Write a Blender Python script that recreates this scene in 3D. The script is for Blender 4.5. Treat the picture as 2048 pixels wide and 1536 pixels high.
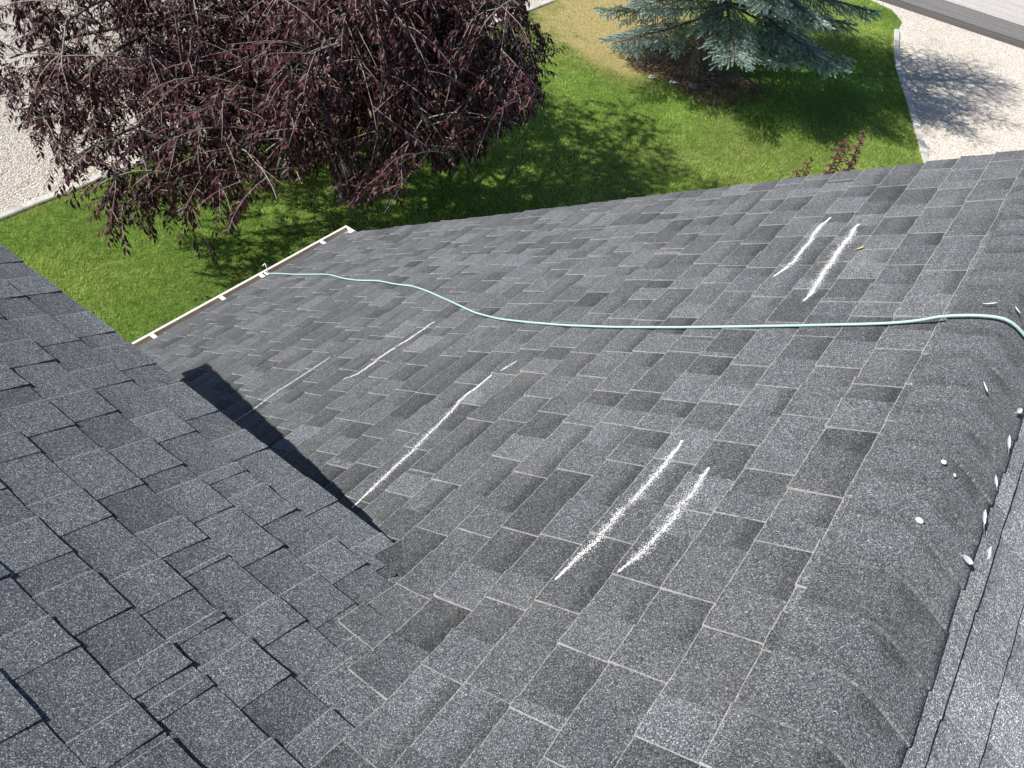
import bpy, math, random
import numpy as np
from mathutils import Matrix, Vector
for o in list(bpy.data.objects): bpy.data.objects.remove(o)
sc = bpy.context.scene
col = sc.collection
rng = np.random.default_rng(11)
random.seed(5)

# ------------------------------------------------------------------ camera
H = 7.2                                        # camera height above the ground
cd = bpy.data.cameras.new('camera'); cam = bpy.data.objects.new('camera', cd); col.objects.link(cam)
RIGHT = Vector((0.79661, 0.59198, 0.12235)); DOWN = Vector((0.49442, -0.52162, -0.69532)); FWD = Vector((-0.34779, 0.61439, -0.70821))
m = Matrix((RIGHT, -DOWN, -FWD)).transposed().to_4x4(); m.translation = (0, 0, H); cam.matrix_world = m
cd.sensor_width = 36.0; cd.lens = 1560/2048*36.0; cd.clip_start = 0.05; cd.clip_end = 3000
sc.camera = cam
# ------------------------------------------------------------------ sky, sun, exposure
SUN_DIR = Vector((0.405, 0.480, -0.778)).normalized()     # the way the light travels
w = bpy.data.worlds.new('World'); sc.world = w; w.use_nodes = True
nt = w.node_tree; nt.nodes.clear()
sky = nt.nodes.new('ShaderNodeTexSky'); sky.sky_type = 'NISHITA'; sky.sun_disc = False
ts = -SUN_DIR
sky.sun_elevation = math.asin(ts.z); sky.sun_rotation = math.atan2(ts.x, ts.y)
sky.altitude = 1200; sky.dust_density = 0.6
bg = nt.nodes.new('ShaderNodeBackground'); bg.inputs[1].default_value = 0.085
wo = nt.nodes.new('ShaderNodeOutputWorld'); nt.links.new(sky.outputs[0], bg.inputs[0]); nt.links.new(bg.outputs[0], wo.inputs[0])
sd = bpy.data.lights.new('sun', 'SUN'); sd.energy = 4.6; sd.angle = math.radians(0.53); sd.color = (1.0, 0.955, 0.88)
so = bpy.data.objects.new('sun', sd); col.objects.link(so); so.location = (-20, -24, 40)
so.rotation_euler = SUN_DIR.to_track_quat('-Z', 'Y').to_euler()
vs = sc.view_settings; vs.view_transform = 'Standard'; vs.look = 'None'; vs.exposure = 0.62; vs.gamma = 1.0
try: vs.use_curve_mapping = False
except Exception: pass
sc.cycles.max_bounces = 6; sc.cycles.transparent_max_bounces = 8

# ------------------------------------------------------------------ helpers
def tag(o, label=None, cat=None, group=None, kind=None):
    for k, v in (('label', label), ('category', cat), ('group', group), ('kind', kind)):
        if v: o[k] = v
    return o
def empty(name, loc=(0, 0, 0)):
    o = bpy.data.objects.new(name, None); o.location = loc; o.empty_display_size = .2; col.objects.link(o); return o
def put(name, me, parent=None, mats=()):
    o = bpy.data.objects.new(name, me)
    for mt in mats: me.materials.append(mt)
    col.objects.link(o)
    if parent is not None:
        o.parent = parent
        o.matrix_parent_inverse = PINV.get(parent.name, Matrix())
    return o
PINV = {}
def keep(parent):                        # children of this parent are given in world coordinates
    mw = Matrix.Translation(parent.location)
    p = parent.parent
    while p is not None: mw = Matrix.Translation(p.location) @ mw; p = p.parent
    PINV[parent.name] = mw.inverted(); return parent
def mesh(name, V, F, smooth=False):
    me = bpy.data.meshes.new(name); me.from_pydata([tuple(v) for v in V], [], [tuple(f) for f in F])
    if smooth: me.polygons.foreach_set('use_smooth', [True]*len(me.polygons))
    me.update(); return me
def fast_mesh(name, V, loops, starts, colors=None, smooth=False):
    """big meshes straight from arrays; colors are per vertex"""
    me = bpy.data.meshes.new(name); V = np.asarray(V, np.float32)
    me.vertices.add(len(V)); me.vertices.foreach_set('co', V.ravel())
    me.loops.add(len(loops)); me.loops.foreach_set('vertex_index', np.asarray(loops, np.int32))
    me.polygons.add(len(starts)); me.polygons.foreach_set('loop_start', np.asarray(starts, np.int32))
    if smooth: me.polygons.foreach_set('use_smooth', np.ones(len(starts), bool))
    if colors is not None:
        a = me.color_attributes.new('tint', 'FLOAT_COLOR', 'POINT')
        c = np.ones((len(V), 4), np.float32); c[:, :3] = colors; a.data.foreach_set('color', c.ravel())
    me.update(calc_edges=True); me.validate(); return me
def box_mesh(name, x0, x1, y0, y1, z0, z1):
    V = [(x0,y0,z0),(x1,y0,z0),(x1,y1,z0),(x0,y1,z0),(x0,y0,z1),(x1,y0,z1),(x1,y1,z1),(x0,y1,z1)]
    F = [(0,3,2,1),(4,5,6,7),(0,1,5,4),(1,2,6,5),(2,3,7,6),(3,0,4,7)]
    return mesh(name, V, F)
class Tubes:
    """tapered tubes along polylines, gathered in one mesh"""
    def __init__(s, n=5): s.V = []; s.L = []; s.n = n; s.c = 0
    def add(s, P, r):
        P = np.asarray(P, float); k = len(P); n = s.n
        r = np.broadcast_to(np.asarray(r, float), (k,))
        T = np.gradient(P, axis=0); T /= np.linalg.norm(T, axis=1)[:, None]+1e-9
        up = np.where(np.abs(T[:, 2:3]) > .9, np.array([[1., 0, 0]]), np.array([[0, 0, 1.]]))
        A = np.cross(T, up); A /= np.linalg.norm(A, axis=1)[:, None]+1e-9; B = np.cross(T, A)
        th = np.arange(n)*2*math.pi/n
        R = P[:, None]+r[:, None, None]*(A[:, None]*np.cos(th)[None, :, None]+B[:, None]*np.sin(th)[None, :, None])
        s.V.append(R.reshape(-1, 3))
        i = np.arange(k-1)[:, None]; j = np.arange(n)[None]; jn = (j+1) % n
        q = np.stack([i*n+j, i*n+jn, (i+1)*n+jn, (i+1)*n+j], -1).reshape(-1, 4)+s.c
        s.L.append(q); s.c += k*n
    def mesh(s, name):
        L = np.concatenate(s.L); return fast_mesh(name, np.concatenate(s.V), L.ravel(), np.arange(len(L))*4, smooth=True)
def vnoise(x, y, scale, seed=0):
    """smooth value noise 0..1"""
    x = np.asarray(x)*scale; y = np.asarray(y)*scale
    xi = np.floor(x).astype(np.int64); yi = np.floor(y).astype(np.int64); fx = x-xi; fy = y-yi
    fx = fx*fx*(3-2*fx); fy = fy*fy*(3-2*fy)
    def h(a, b):
        n = (a*374761393+b*668265263+seed*1442695041) & 0xffffffff
        n = ((n ^ (n >> 13))*1274126177) & 0xffffffff
        return ((n ^ (n >> 16)) & 0xffff)/65535.
    return (h(xi, yi)*(1-fx)+h(xi+1, yi)*fx)*(1-fy)+(h(xi, yi+1)*(1-fx)+h(xi+1, yi+1)*fx)*fy

# ------------------------------------------------------------------ materials
class NT:
    def __init__(s, name):
        s.m = bpy.data.materials.new(name); s.m.use_nodes = True; s.t = s.m.node_tree; s.t.nodes.clear()
        s.out = s.n('ShaderNodeOutputMaterial'); s.b = s.n('ShaderNodeBsdfPrincipled'); s.l(s.b.outputs[0], s.out.inputs[0])
    def n(s, typ, **kw):
        x = s.t.nodes.new(typ)
        for k, v in kw.items(): setattr(x, k, v)
        return x
    def l(s, a, b): s.t.links.new(a, b)
    def val(s, sock, v):
        if isinstance(v, (int, float, tuple, list)): sock.default_value = v
        else: s.l(v, sock)
    def math(s, op, a, b=0.0, c=None, clamp=False):
        x = s.n('ShaderNodeMath', operation=op); x.use_clamp = clamp; s.val(x.inputs[0], a); s.val(x.inputs[1], b)
        if c is not None: s.val(x.inputs[2], c)
        return x.outputs[0]
    def ss(s, v, lo, hi):                # smoothstep lo..hi -> 0..1 (works reversed too)
        x = s.n('ShaderNodeMapRange', interpolation_type='SMOOTHSTEP'); s.val(x.inputs[0], v); s.val(x.inputs[1], lo); s.val(x.inputs[2], hi)
        return x.outputs[0]
    def ramp(s, v, pts, const=False):
        x = s.n('ShaderNodeValToRGB'); s.val(x.inputs[0], v); e = x.color_ramp.elements
        if const: x.color_ramp.interpolation = 'CONSTANT'
        while len(e) < len(pts): e.new(.5)
        for el, (p, c) in zip(e, pts): el.position = p; el.color = (*c, 1)
        return x.outputs[0]
    def mix(s, f, a, b, mode='MIX'):
        x = s.n('ShaderNodeMix', data_type='RGBA', blend_type=mode); s.val(x.inputs[0], f)
        for sock, v in ((x.inputs[6], a), (x.inputs[7], b)):
            if isinstance(v, (tuple, list)) and len(v) == 3: v = (*v, 1)
            s.val(sock, v)
        return x.outputs[2]
    def noise(s, vec, scale, detail=2, dim='3D', rough=.5):
        x = s.n('ShaderNodeTexNoise', noise_dimensions=dim); s.l(vec, x.inputs['Vector']); x.inputs['Scale'].default_value = scale
        x.inputs['Detail'].default_value = detail; x.inputs['Roughness'].default_value = rough; return x.outputs[0]
    def vor(s, vec, scale, dim='3D', feature='F1'):
        x = s.n('ShaderNodeTexVoronoi', voronoi_dimensions=dim, feature=feature); s.l(vec, x.inputs['Vector']); x.inputs['Scale'].default_value = scale; return x
    def bump(s, h, strength, dist):
        x = s.n('ShaderNodeBump'); x.inputs['Strength'].default_value = strength; x.inputs['Distance'].default_value = dist
        s.val(x.inputs['Height'], h); s.l(x.outputs[0], s.b.inputs['Normal'])
    def fin(s, color, rough=.8, spec=.3, dr=None):
        if isinstance(color, (tuple, list)) and len(color) == 3: color = (*color, 1)
        s.val(s.b.inputs['Base Color'], color); s.val(s.b.inputs['Roughness'], rough); s.b.inputs['Specular IOR Level'].default_value = spec
        if dr is not None: s.b.inputs['Diffuse Roughness'].default_value = dr
        return s.m
    def obj(s): return s.n('ShaderNodeTexCoord').outputs['Object']

def shingle_material(name, butt_wear, side_wear, dust, tone):
    k = NT(name)
    uvm = k.n('ShaderNodeUVMap', uv_map='metric').outputs[0]
    uvt = k.n('ShaderNodeUVMap', uv_map='tab').outputs[0]
    at = k.n('ShaderNodeAttribute', attribute_name='tabinfo'); sp = k.n('ShaderNodeSeparateColor'); k.l(at.outputs['Color'], sp.inputs[0])
    shade, band, width = sp.outputs[0], sp.outputs[1], sp.outputs[2]; proud = at.outputs['Alpha']
    sx = k.n('ShaderNodeSeparateXYZ'); k.l(uvt, sx.inputs[0]); u, v = sx.outputs[0], sx.outputs[1]
    v1 = k.vor(uvm, 480, '2D'); s1 = k.n('ShaderNodeSeparateColor'); k.l(v1.outputs['Color'], s1.inputs[0])
    v2 = k.vor(uvm, 260, '2D'); s2 = k.n('ShaderNodeSeparateColor'); k.l(v2.outputs['Color'], s2.inputs[0])
    nm = k.noise(uvm, 28, 3, '2D'); nl = k.noise(k.n('ShaderNodeNewGeometry').outputs['Position'], 2.6, 5, '3D', .6); nf = k.noise(uvm, 120, 2, '2D', .7)
    t = tone
    g1 = k.ramp(s1.outputs[0], [(0, (.034*t, .037*t, .042*t)), (.30, (.064*t, .068*t, .075*t)), (.62, (.108*t, .114*t, .122*t)), (.86, (.175*t, .181*t, .187*t)), (.96, (.275*t, .280*t, .285*t))], True)
    g2 = k.ramp(s2.outputs[1], [(0, (.78, .78, .79)), (.5, (.98, .98, .99)), (.85, (1.22, 1.22, 1.22))])
    c = k.mix(1.0, g1, g2, 'MULTIPLY')
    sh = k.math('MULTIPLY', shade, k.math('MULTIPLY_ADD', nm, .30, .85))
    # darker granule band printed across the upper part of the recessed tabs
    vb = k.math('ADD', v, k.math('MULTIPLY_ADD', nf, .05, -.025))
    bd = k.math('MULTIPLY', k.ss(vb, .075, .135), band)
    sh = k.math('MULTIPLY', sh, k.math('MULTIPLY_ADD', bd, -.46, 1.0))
    cs = k.n('ShaderNodeVectorMath', operation='SCALE'); k.l(c, cs.inputs[0]); k.l(sh, cs.inputs['Scale'])
    c = cs.outputs[0]
    # pale dust and worn grit
    dd = k.math('MULTIPLY', k.ss(nl, .50, .74), k.ss(nf, .38, .66))
    c = k.mix(k.math('MULTIPLY', dd, dust), c, (.26, .25, .225))
    # worn lower edge and worn sun side edge
    nb = k.ss(k.noise(uvm, 16, 3, '2D', .6), .36, .62); nb2 = k.math('MULTIPLY_ADD', nb, .35, .65)
    ew = k.ss(k.math('MULTIPLY_ADD', nf, -.0056, v), .0004, -.0024)
    ew = k.math('MULTIPLY', k.math('MULTIPLY', ew, butt_wear), nb2)
    eu = k.ss(k.math('MULTIPLY_ADD', nf, -.0056, u), .0004, -.0024)
    eu = k.math('MULTIPLY', k.math('MULTIPLY', eu, side_wear), k.math('MULTIPLY', proud, nb2))
    c = k.mix(k.math('MAXIMUM', ew, eu), c, (.40, .40, .375))
    k.bump(k.math('ADD', k.math('MULTIPLY', s1.outputs[1], .8), k.math('MULTIPLY', v2.outputs['Distance'], -.6)), .55, .0022)
    return k.fin(c, .92, .22, 1.0)
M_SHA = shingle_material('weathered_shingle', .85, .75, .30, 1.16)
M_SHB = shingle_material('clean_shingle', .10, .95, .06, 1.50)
M_SHC = shingle_material('far_shingle', .10, .35, .12, 1.85)  # lighter tone stands in for sunlight thrown back by the rough granules

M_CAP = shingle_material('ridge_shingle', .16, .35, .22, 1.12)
def simple(name, c, rough=.7, spec=.3, var=.15, scale=8, bumpd=0):
    k = NT(name); o = k.obj(); n = k.noise(o, scale, 4)
    cc = k.mix(n, tuple(x*(1-var) for x in c), tuple(min(1, x*(1+var)) for x in c))
    if bumpd: k.bump(k.noise(o, scale*4, 3), .5, bumpd)
    return k.fin(cc, rough, spec)
M_DECK = simple('roof_deck', (.05, .052, .056), .9)
M_WHITE = simple('white_enamel', (.80, .79, .75), .35, .5, .04)
M_TROUGH = simple('gutter_silt', (.52, .44, .32), .9, .2, .3, 14)
M_WALL = simple('siding_paint', (.55, .52, .46), .7, .3, .06)
M_SOFFIT = simple('trim_paint', (.72, .70, .66), .6, .3, .05)
M_DRIP = simple('drip_metal', (.10, .105, .11), .5, .5, .1)
M_HOSE = simple('hose_rubber', (.37, .53, .465), .55, .35, .16, 9)
M_CHALK = simple('chalk', (.82, .82, .79), .95, .1, .06, 60)
M_PALELEAF = simple('dried_leaf', (.50, .54, .55), .8, .2, .10, 40)
M_SPLAT = simple('dried_splat', (.70, .68, .58), .9, .15, .12, 60)
M_YLEAF = simple('yellow_leaf', (.50, .44, .16), .7, .3, .2, 60)
M_BARK = simple('grey_bark', (.085, .075, .068), .9, .2, .45, 22, .01)
M_TWIG = simple('pale_twig', (.31, .265, .22), .6, .35, .55, 3)
M_SBARK = simple('spruce_bark', (.11, .09, .075), .9, .2, .4, 18, .01)
M_DEADTWIG = simple('dead_twig', (.16, .135, .12), .9, .2, .3, 10)
M_STONE = simple('field_stone', (.33, .31, .29), .9, .2, .3, 10, .004)
def concrete():
    k = NT('kerb_concrete'); o = k.obj()
    c = k.ramp(k.noise(o, 3.5, 6, rough=.65), [(.3, (.34, .325, .30)), (.55, (.50, .485, .45)), (.75, (.60, .585, .55))])
    c = k.mix(k.math('MULTIPLY', k.ss(k.noise(o, 26, 3), .52, .70), .5), c, (.22, .20, .17))
    k.bump(k.noise(o, 60, 3), .4, .004); return k.fin(c, .9, .2)
M_CONC = concrete()
def gravel():
    k = NT('gravel'); o = k.obj()
    v1 = k.vor(o, 38, '2D'); s = k.n('ShaderNodeSeparateColor'); k.l(v1.outputs['Color'], s.inputs[0])
    v2 = k.vor(o, 75, '2D'); s2 = k.n('ShaderNodeSeparateColor'); k.l(v2.outputs['Color'], s2.inputs[0])
    c = k.ramp(s.outputs[0], [(0, (.24, .215, .185)), (.22, (.42, .38, .33)), (.6, (.60, .55, .485)), (.88, (.74, .69, .62)), (1, (.84, .80, .74))])
    c = k.mix(.35, c, k.ramp(s2.outputs[1], [(0, (.28, .25, .215)), (1, (.80, .74, .66))]))
    big = k.noise(o, .55, 5, rough=.6)
    c = k.mix(k.math('MULTIPLY', k.ss(big, .56, .74), .45), c, (.30, .26, .22))
    c = k.mix(k.math('MULTIPLY', k.ss(k.noise(o, 1.6, 4), .58, .75), .35), c, (.36, .30, .22))
    k.bump(k.math('ADD', k.math('MULTIPLY', v1.outputs['Distance'], -1.0), k.math('MULTIPLY', s.outputs[1], .7)), 1.0, .02)
    return k.fin(c, .95, .15, .8)
M_GRAVEL = gravel()
def road(name, lo, hi, sc_=60):
    k = NT(name); o = k.obj(); v1 = k.vor(o, sc_, '2D'); s = k.n('ShaderNodeSeparateColor'); k.l(v1.outputs['Color'], s.inputs[0])
    mp = k.n('ShaderNodeMapping'); k.l(o, mp.inputs[0]); mp.inputs['Scale'].default_value = (.25, 3.0, 1)
    f = k.math('ADD', k.math('MULTIPLY', s.outputs[0], .5), k.math('MULTIPLY', k.noise(mp.outputs[0], 1.6, 4), .6))
    k.bump(v1.outputs['Distance'], .8, .008)
    return k.fin(k.ramp(f, [(.25, lo), (.8, hi)]), .9, .2)
M_ROAD = road('grey_road', (.11, .105, .103), (.22, .21, .205))  # mid grey tone, darker than the far lane
M_EDGE = road('dark_road_edge', (.07, .062, .056), (.135, .12, .108))  # darkest tone, along the near edge of the road
M_CHIP = road('chip_seal', (.34, .315, .30), (.54, .51, .48))
def attr_mat(name, rough=.7, spec=.3, trans=0., gain=1.0):
    k = NT(name); a = k.n('ShaderNodeAttribute', attribute_name='tint').outputs['Color']
    k.fin(a, rough, spec)
    if trans:
        tb = k.n('ShaderNodeBsdfTranslucent'); k.l(a, tb.inputs[0]); mx = k.n('ShaderNodeMixShader'); mx.inputs[0].default_value = trans
        k.l(k.b.outputs[0], mx.inputs[1]); k.l(tb.outputs[0], mx.inputs[2]); k.l(mx.outputs[0], k.out.inputs[0])
    return k.m
M_GRASS = attr_mat('grass_blades', .6, .15, .35)
M_LEAF = attr_mat('plum_leaf', .48, .26, .12)
M_NEEDLE = attr_mat('spruce_needle', .6, .35, .08)
M_SHRUB = attr_mat('shrub_leaf', .45, .4, .15)
def soil():
    k = NT('lawn_soil'); o = k.obj()
    c = k.ramp(k.noise(o, 9, 5), [(.3, (.055, .10, .018)), (.6, (.12, .18, .036)), (.8, (.20, .21, .07))])
    for (cx, cy, rx, ry, q) in ((-9.4, 18.6, 2.0, 3.0, .95), (-8.0, 16.6, 1.3, 1.2, .8)):
        sp = k.n('ShaderNodeSeparateXYZ'); k.l(o, sp.inputs[0])
        dx = k.math('MULTIPLY_ADD', sp.outputs[0], 1/rx, -cx/rx); dy = k.math('MULTIPLY_ADD', sp.outputs[1], 1/ry, -cy/ry)
        dist = k.math('ADD', k.math('MULTIPLY', dx, dx), k.math('MULTIPLY', dy, dy)); dist = k.math('ADD', dist, k.math('MULTIPLY_ADD', k.noise(o, 2.5, 4), 1.2, -.6))
        c = k.mix(k.math('MULTIPLY', k.ss(dist, 1.1, .3), q), c, (.40, .32, .16))
    k.bump(k.noise(o, 50, 4), 1, .02); return k.fin(c, .95, .1)
M_SOIL = soil()
def mulch():
    k = NT('needle_litter'); o = k.obj()
    c = k.ramp(k.noise(o, 22, 5, rough=.7), [(.3, (.06, .042, .028)), (.55, (.15, .105, .065)), (.8, (.30, .22, .14))])
    k.bump(k.noise(o, 60, 4), 1, .02); return k.fin(c, .95, .1)
M_MULCH = mulch()

# ------------------------------------------------------------------ ground, lawn, kerbs, road
def sheet(name, pts, z, mat, kind='structure', label=None, cat=None):
    me = mesh(name, [(x, y, z) for x, y in pts], [tuple(range(len(pts)))]); o = put(name, me, None, [mat]); tag(o, label, cat, None, kind); return o
sheet('gravel_ground', [(-600, -600), (600, -600), (600, 900), (-600, 900)], 0.0, M_GRAVEL, label='pale gravel yard and driveway around the lawn', cat='gravel')
KR = [(1.2, 12.6), (.35, 14.4), (-.45, 16.1), (-1.08, 17.38), (-1.38, 18.12), (-1.90, 19.36), (-2.51, 20.74), (-2.99, 21.87), (-3.455, 23.2), (-3.85, 24.6)]
LAWN = [(-10.85, -6), (1.2, -6)]+KR+[(-3.98, 25.5), (-4.48, 26.2), (-5.2, 26.45), (-10.85, 26.45)]
sheet('lawn', LAWN, .035, M_SOIL, label='green lawn between the gravel and the house', cat='lawn')
# road beyond
sheet('road', [(-120, 27.45), (120, 27.45), (120, 28.95), (-120, 28.95)], .012, M_ROAD, label='grey road strip in the far corner', cat='road')
sheet('road_edge', [(-120, 26.8), (120, 26.8), (120, 27.5), (-120, 27.5)], .008, M_EDGE, label='dark edge strip of the far road', cat='road')
sheet('road_far_lane', [(-120, 28.9), (120, 28.9), (120, 36), (-120, 36)], .016, M_CHIP, label='pale chip sealed far lane of the road', cat='road')
# needle litter under the spruce
mu = []
for i in range(40):
    a = i*2*math.pi/40; r = 1.5+.28*math.sin(2*a+2.2)+.2*math.sin(5*a)+random.uniform(-.1, .1)
    mu.append((-6.55+r*1.08*math.cos(a), 17.15+r*.92*math.sin(a)))
sheet('needle_litter', mu, .043, M_MULCH, label='brown needle litter ring under the spruce', cat='mulch')
MU = np.array(mu)
def inside(px, py, poly):
    c = np.zeros(len(px), bool); n = len(poly); j = n-1
    for i in range(n):
        xi, yi = poly[i]; xj, yj = poly[j]
        c ^= ((yi > py) != (yj > py)) & (px < (xj-xi)*(py-yi)/((yj-yi) if yj != yi else 1e-9)+xi); j = i
    return c

def kerb(name, path, width, label, seglen):
    root = keep(tag(empty(name, (path[0][0], path[0][1], 0)), label, 'kerb', None, 'structure'))
    P = np.array(path, float); d = np.r_[0, np.cumsum(np.linalg.norm(np.diff(P, axis=0), axis=1))]
    n = int(d[-1]/seglen)
    for i in range(n):
        a, b = d[-1]*i/n+.006, d[-1]*(i+1)/n-.006
        tt = np.linspace(a, b, 4); X = np.interp(tt, d, P[:, 0]); Y = np.interp(tt, d, P[:, 1])
        T = np.gradient(np.c_[X, Y], axis=0); T /= np.linalg.norm(T, axis=1)[:, None]; N = np.c_[-T[:, 1], T[:, 0]]
        wj = width/2+random.uniform(-.006, .006); zt = .075+random.uniform(-.006, .008); bv = .015
        prof = [(-wj, -.05), (-wj, zt-bv), (-wj+bv, zt), (wj-bv, zt), (wj, zt-bv), (wj, -.05)]
        V = []; F = []
        for q in range(4):
            for (o_, z_) in prof: V.append((X[q]+N[q, 0]*o_, Y[q]+N[q, 1]*o_, z_))
        for q in range(3):
            for e in range(5): F.append((q*6+e, q*6+e+1, (q+1)*6+e+1, (q+1)*6+e))
        F += [(0, 1, 2, 3, 4, 5)[::-1], tuple(18+e for e in range(6))]
        put('kerb_block', mesh('kerb_block', V, F), root, [M_CONC])
kerb('kerb_left', [(-10.93, -2), (-10.93, 30)], .16, 'straight pale concrete kerb between the lawn and the gravel on the left', 1.5)
kerb('kerb_right', KR, .15, 'curved pale concrete kerb along the right edge of the lawn', .62)

# ------------------------------------------------------------------ the house
PA, PB = 0.55304, 0.43560; DA, DB = 1.38, 1.519; XR = .29
ca, sa, cb, sb = math.cos(PA), math.sin(PA), math.cos(PB), math.sin(PB)
ZA0, ZB0 = -DA/ca, -DB/cb; TA, TB = sa/ca, sb/cb
ZR = ZA0+TA*XR
EA, EB, EC = .1515, .1545, .1405
S_LIP, N_A = .6975, 36; S_EAVE_A = S_LIP+N_A*EA
S_EAVE_B = 1.842; RAKE = 4.297; B_END = -4.2
def ptA(s, y, h=0.): return np.array([DA*sa-s*ca-h*sa, y, -DA*ca-s*sa+h*ca+H])
def ptB(x, s, h=0.): return np.array([x, -DB*sb+s*cb+h*sb, -DB*cb-s*sb+h*cb+H])
def ptC(s, y, h=0.): return np.array([XR+s*ca+h*sa, y, ZR-s*sa+h*ca+H])
Y_EAVE_B = ptB(0, S_EAVE_B)[1]
def valley_x(y): return (ZB0-ZA0-TB*y)/TA
def valley_y(x): return (ZB0-ZA0-TA*x)/TB
def weave(P, h):
    """round the surface where the two slopes meet in the woven valley"""
    x, y, z = P
    if y > Y_EAVE_B+.02: return P
    f = min(1, max(0, (Y_EAVE_B-y)/.22))
    a = ZA0+TA*x; b = ZB0-TB*y
    k = .055*f+.004
    zz = .5*(a+b+math.sqrt((a-b)**2+k*k))+H+h/.88
    return np.array([x, y, zz])
house = keep(tag(empty('house', (0, 0, 0)), 'house with grey shingle roofs, white gutter and a woven valley', 'house'))
def slab(name, pts, th, mat, parent):
    P = [np.array(p) for p in pts]; n = len(P); nn = np.cross(P[1]-P[0], P[2]-P[0]); nn /= np.linalg.norm(nn)
    if nn[2] < 0: nn = -nn
    V = P+[p-nn*th for p in P]; F = [tuple(range(n)), tuple(range(2*n-1, n-1, -1))]+[(i, i+n, (i+1) % n+n, (i+1) % n) for i in range(n)]
    return put(name, mesh(name, V, F), parent, [mat])
YB = -.55
deckA = keep(slab('main_roof_slope', [ptA(S_EAVE_A-.02, .62, -.012), ptA(S_EAVE_A-.02, RAKE-.02, -.012), ptA((DA*sa-XR)/ca, RAKE-.02, -.012), ptA((DA*sa-XR)/ca, YB, -.012), ptA((DA*sa+.83)/ca, .62, -.012)], .05, M_DECK, house))
deckA['label'] = 'weathered grey main roof slope running down to the white gutter'
deckC = keep(slab('far_roof_slope', [ptC(0, YB, -.012), ptC(5.6, .62, -.012), ptC(5.6, RAKE-.02, -.012), ptC(0, RAKE-.02, -.012)], .05, M_DECK, house))
deckC['label'] = 'far roof slope beyond the ridge'
deckB = keep(slab('upper_roof_slope', [ptB(B_END+.02, S_EAVE_B-.015, -.012), ptB(-.87, S_EAVE_B-.015, -.012), ptB(XR, (YB+DB*sb)/cb, -.012), ptB(6, (YB+DB*sb)/cb, -.012), ptB(6, -2.4, -.012), ptB(B_END+.02, -2.4, -.012)], .05, M_DECK, house))
deckB['label'] = 'dark clean upper roof slope in the left foreground'

class Tab: pass
tabs = []
def tab_mesh(t):
    """one shingle tab: thin wedge, thick at its lower edge, tucked under the course above"""
    n = t.n; V = []; F = []; e = t.e
    us = np.linspace(0, 1, n+1)
    for row, (vv, hh) in enumerate(((0, t.hb), (.5, t.hm), (1.07, t.hu))):
        for i, u in enumerate(us):
            jit = t.j[i] if row == 0 else 0.
            V.append(t.f(t.a0+(t.a1-t.a0)*u+(t.sk*(1-vv)), t.s-vv*e+jit, hh+(t.curl*(abs(u-.5)*2)**2 if row == 0 else 0)))
    for i, u in enumerate(us):
        V.append(t.f(t.a0+(t.a1-t.a0)*u+t.sk, t.s+t.j[i], -.004))
    a = V[0]
    m_ = n+1; b = 3*m_
    V += [t.f(t.a0, t.s-1.07*e, -.004), t.f(t.a1, t.s-1.07*e, -.004)]
    for r in range(2):
        for i in range(n): F.append((r*m_+i, r*m_+i+1, (r+1)*m_+i+1, (r+1)*m_+i))
    for i in range(n): F.append((b+i, b+i+1, i+1, i))
    F.append((b, 0, m_, 2*m_, b+m_)); F.append((b+n, b+m_+1, 2*m_+n, m_+n, n))
    W = t.a1-t.a0
    UV = []
    for vv in (0, .5, 1.07):
        for u in us: UV.append((u*W, vv*e))
    for u in us: UV.append((u*W, -.002))
    UV += [(0, 1.07*e), (W, 1.07*e)]
    MU_ = [(t.a0+u+t.off, t.s-v+t.off*3) for u, v in UV]
    if t.flip: F = [f[::-1] for f in F]
    return V, F, UV, MU_
def build_tabs(name, ts, mat, parent, label=None, kind=None):
    V = []; F = []; UV = []; MM = []; INF = []; c = 0
    for t in ts:
        v, f, uv, mu_ = tab_mesh(t)
        V += [tuple(q) for q in v]; F += [tuple(i+c for i in ff) for ff in f]; c += len(v)
        UV += uv; MM += mu_; INF += [(t.shade, t.band, t.a1-t.a0, t.proud)]*len(v)
    me = bpy.data.meshes.new(name); me.from_pydata(V, [], F)
    li = np.zeros(len(me.loops), np.int32); me.loops.foreach_get('vertex_index', li)
    u1 = me.uv_layers.new(name='tab'); u1.data.foreach_set('uv', np.array(UV, np.float32)[li].ravel())
    u2 = me.uv_layers.new(name='metric'); u2.data.foreach_set('uv', np.array(MM, np.float32)[li].ravel())
    ca_ = me.color_attributes.new('tabinfo', 'FLOAT_COLOR', 'POINT'); ca_.data.foreach_set('color', np.array(INF, np.float32).ravel())
    me.update()
    o = put(name, me, parent, [mat])
    if label: o['label'] = label
    if kind: o['kind'] = kind
    return o
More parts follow.
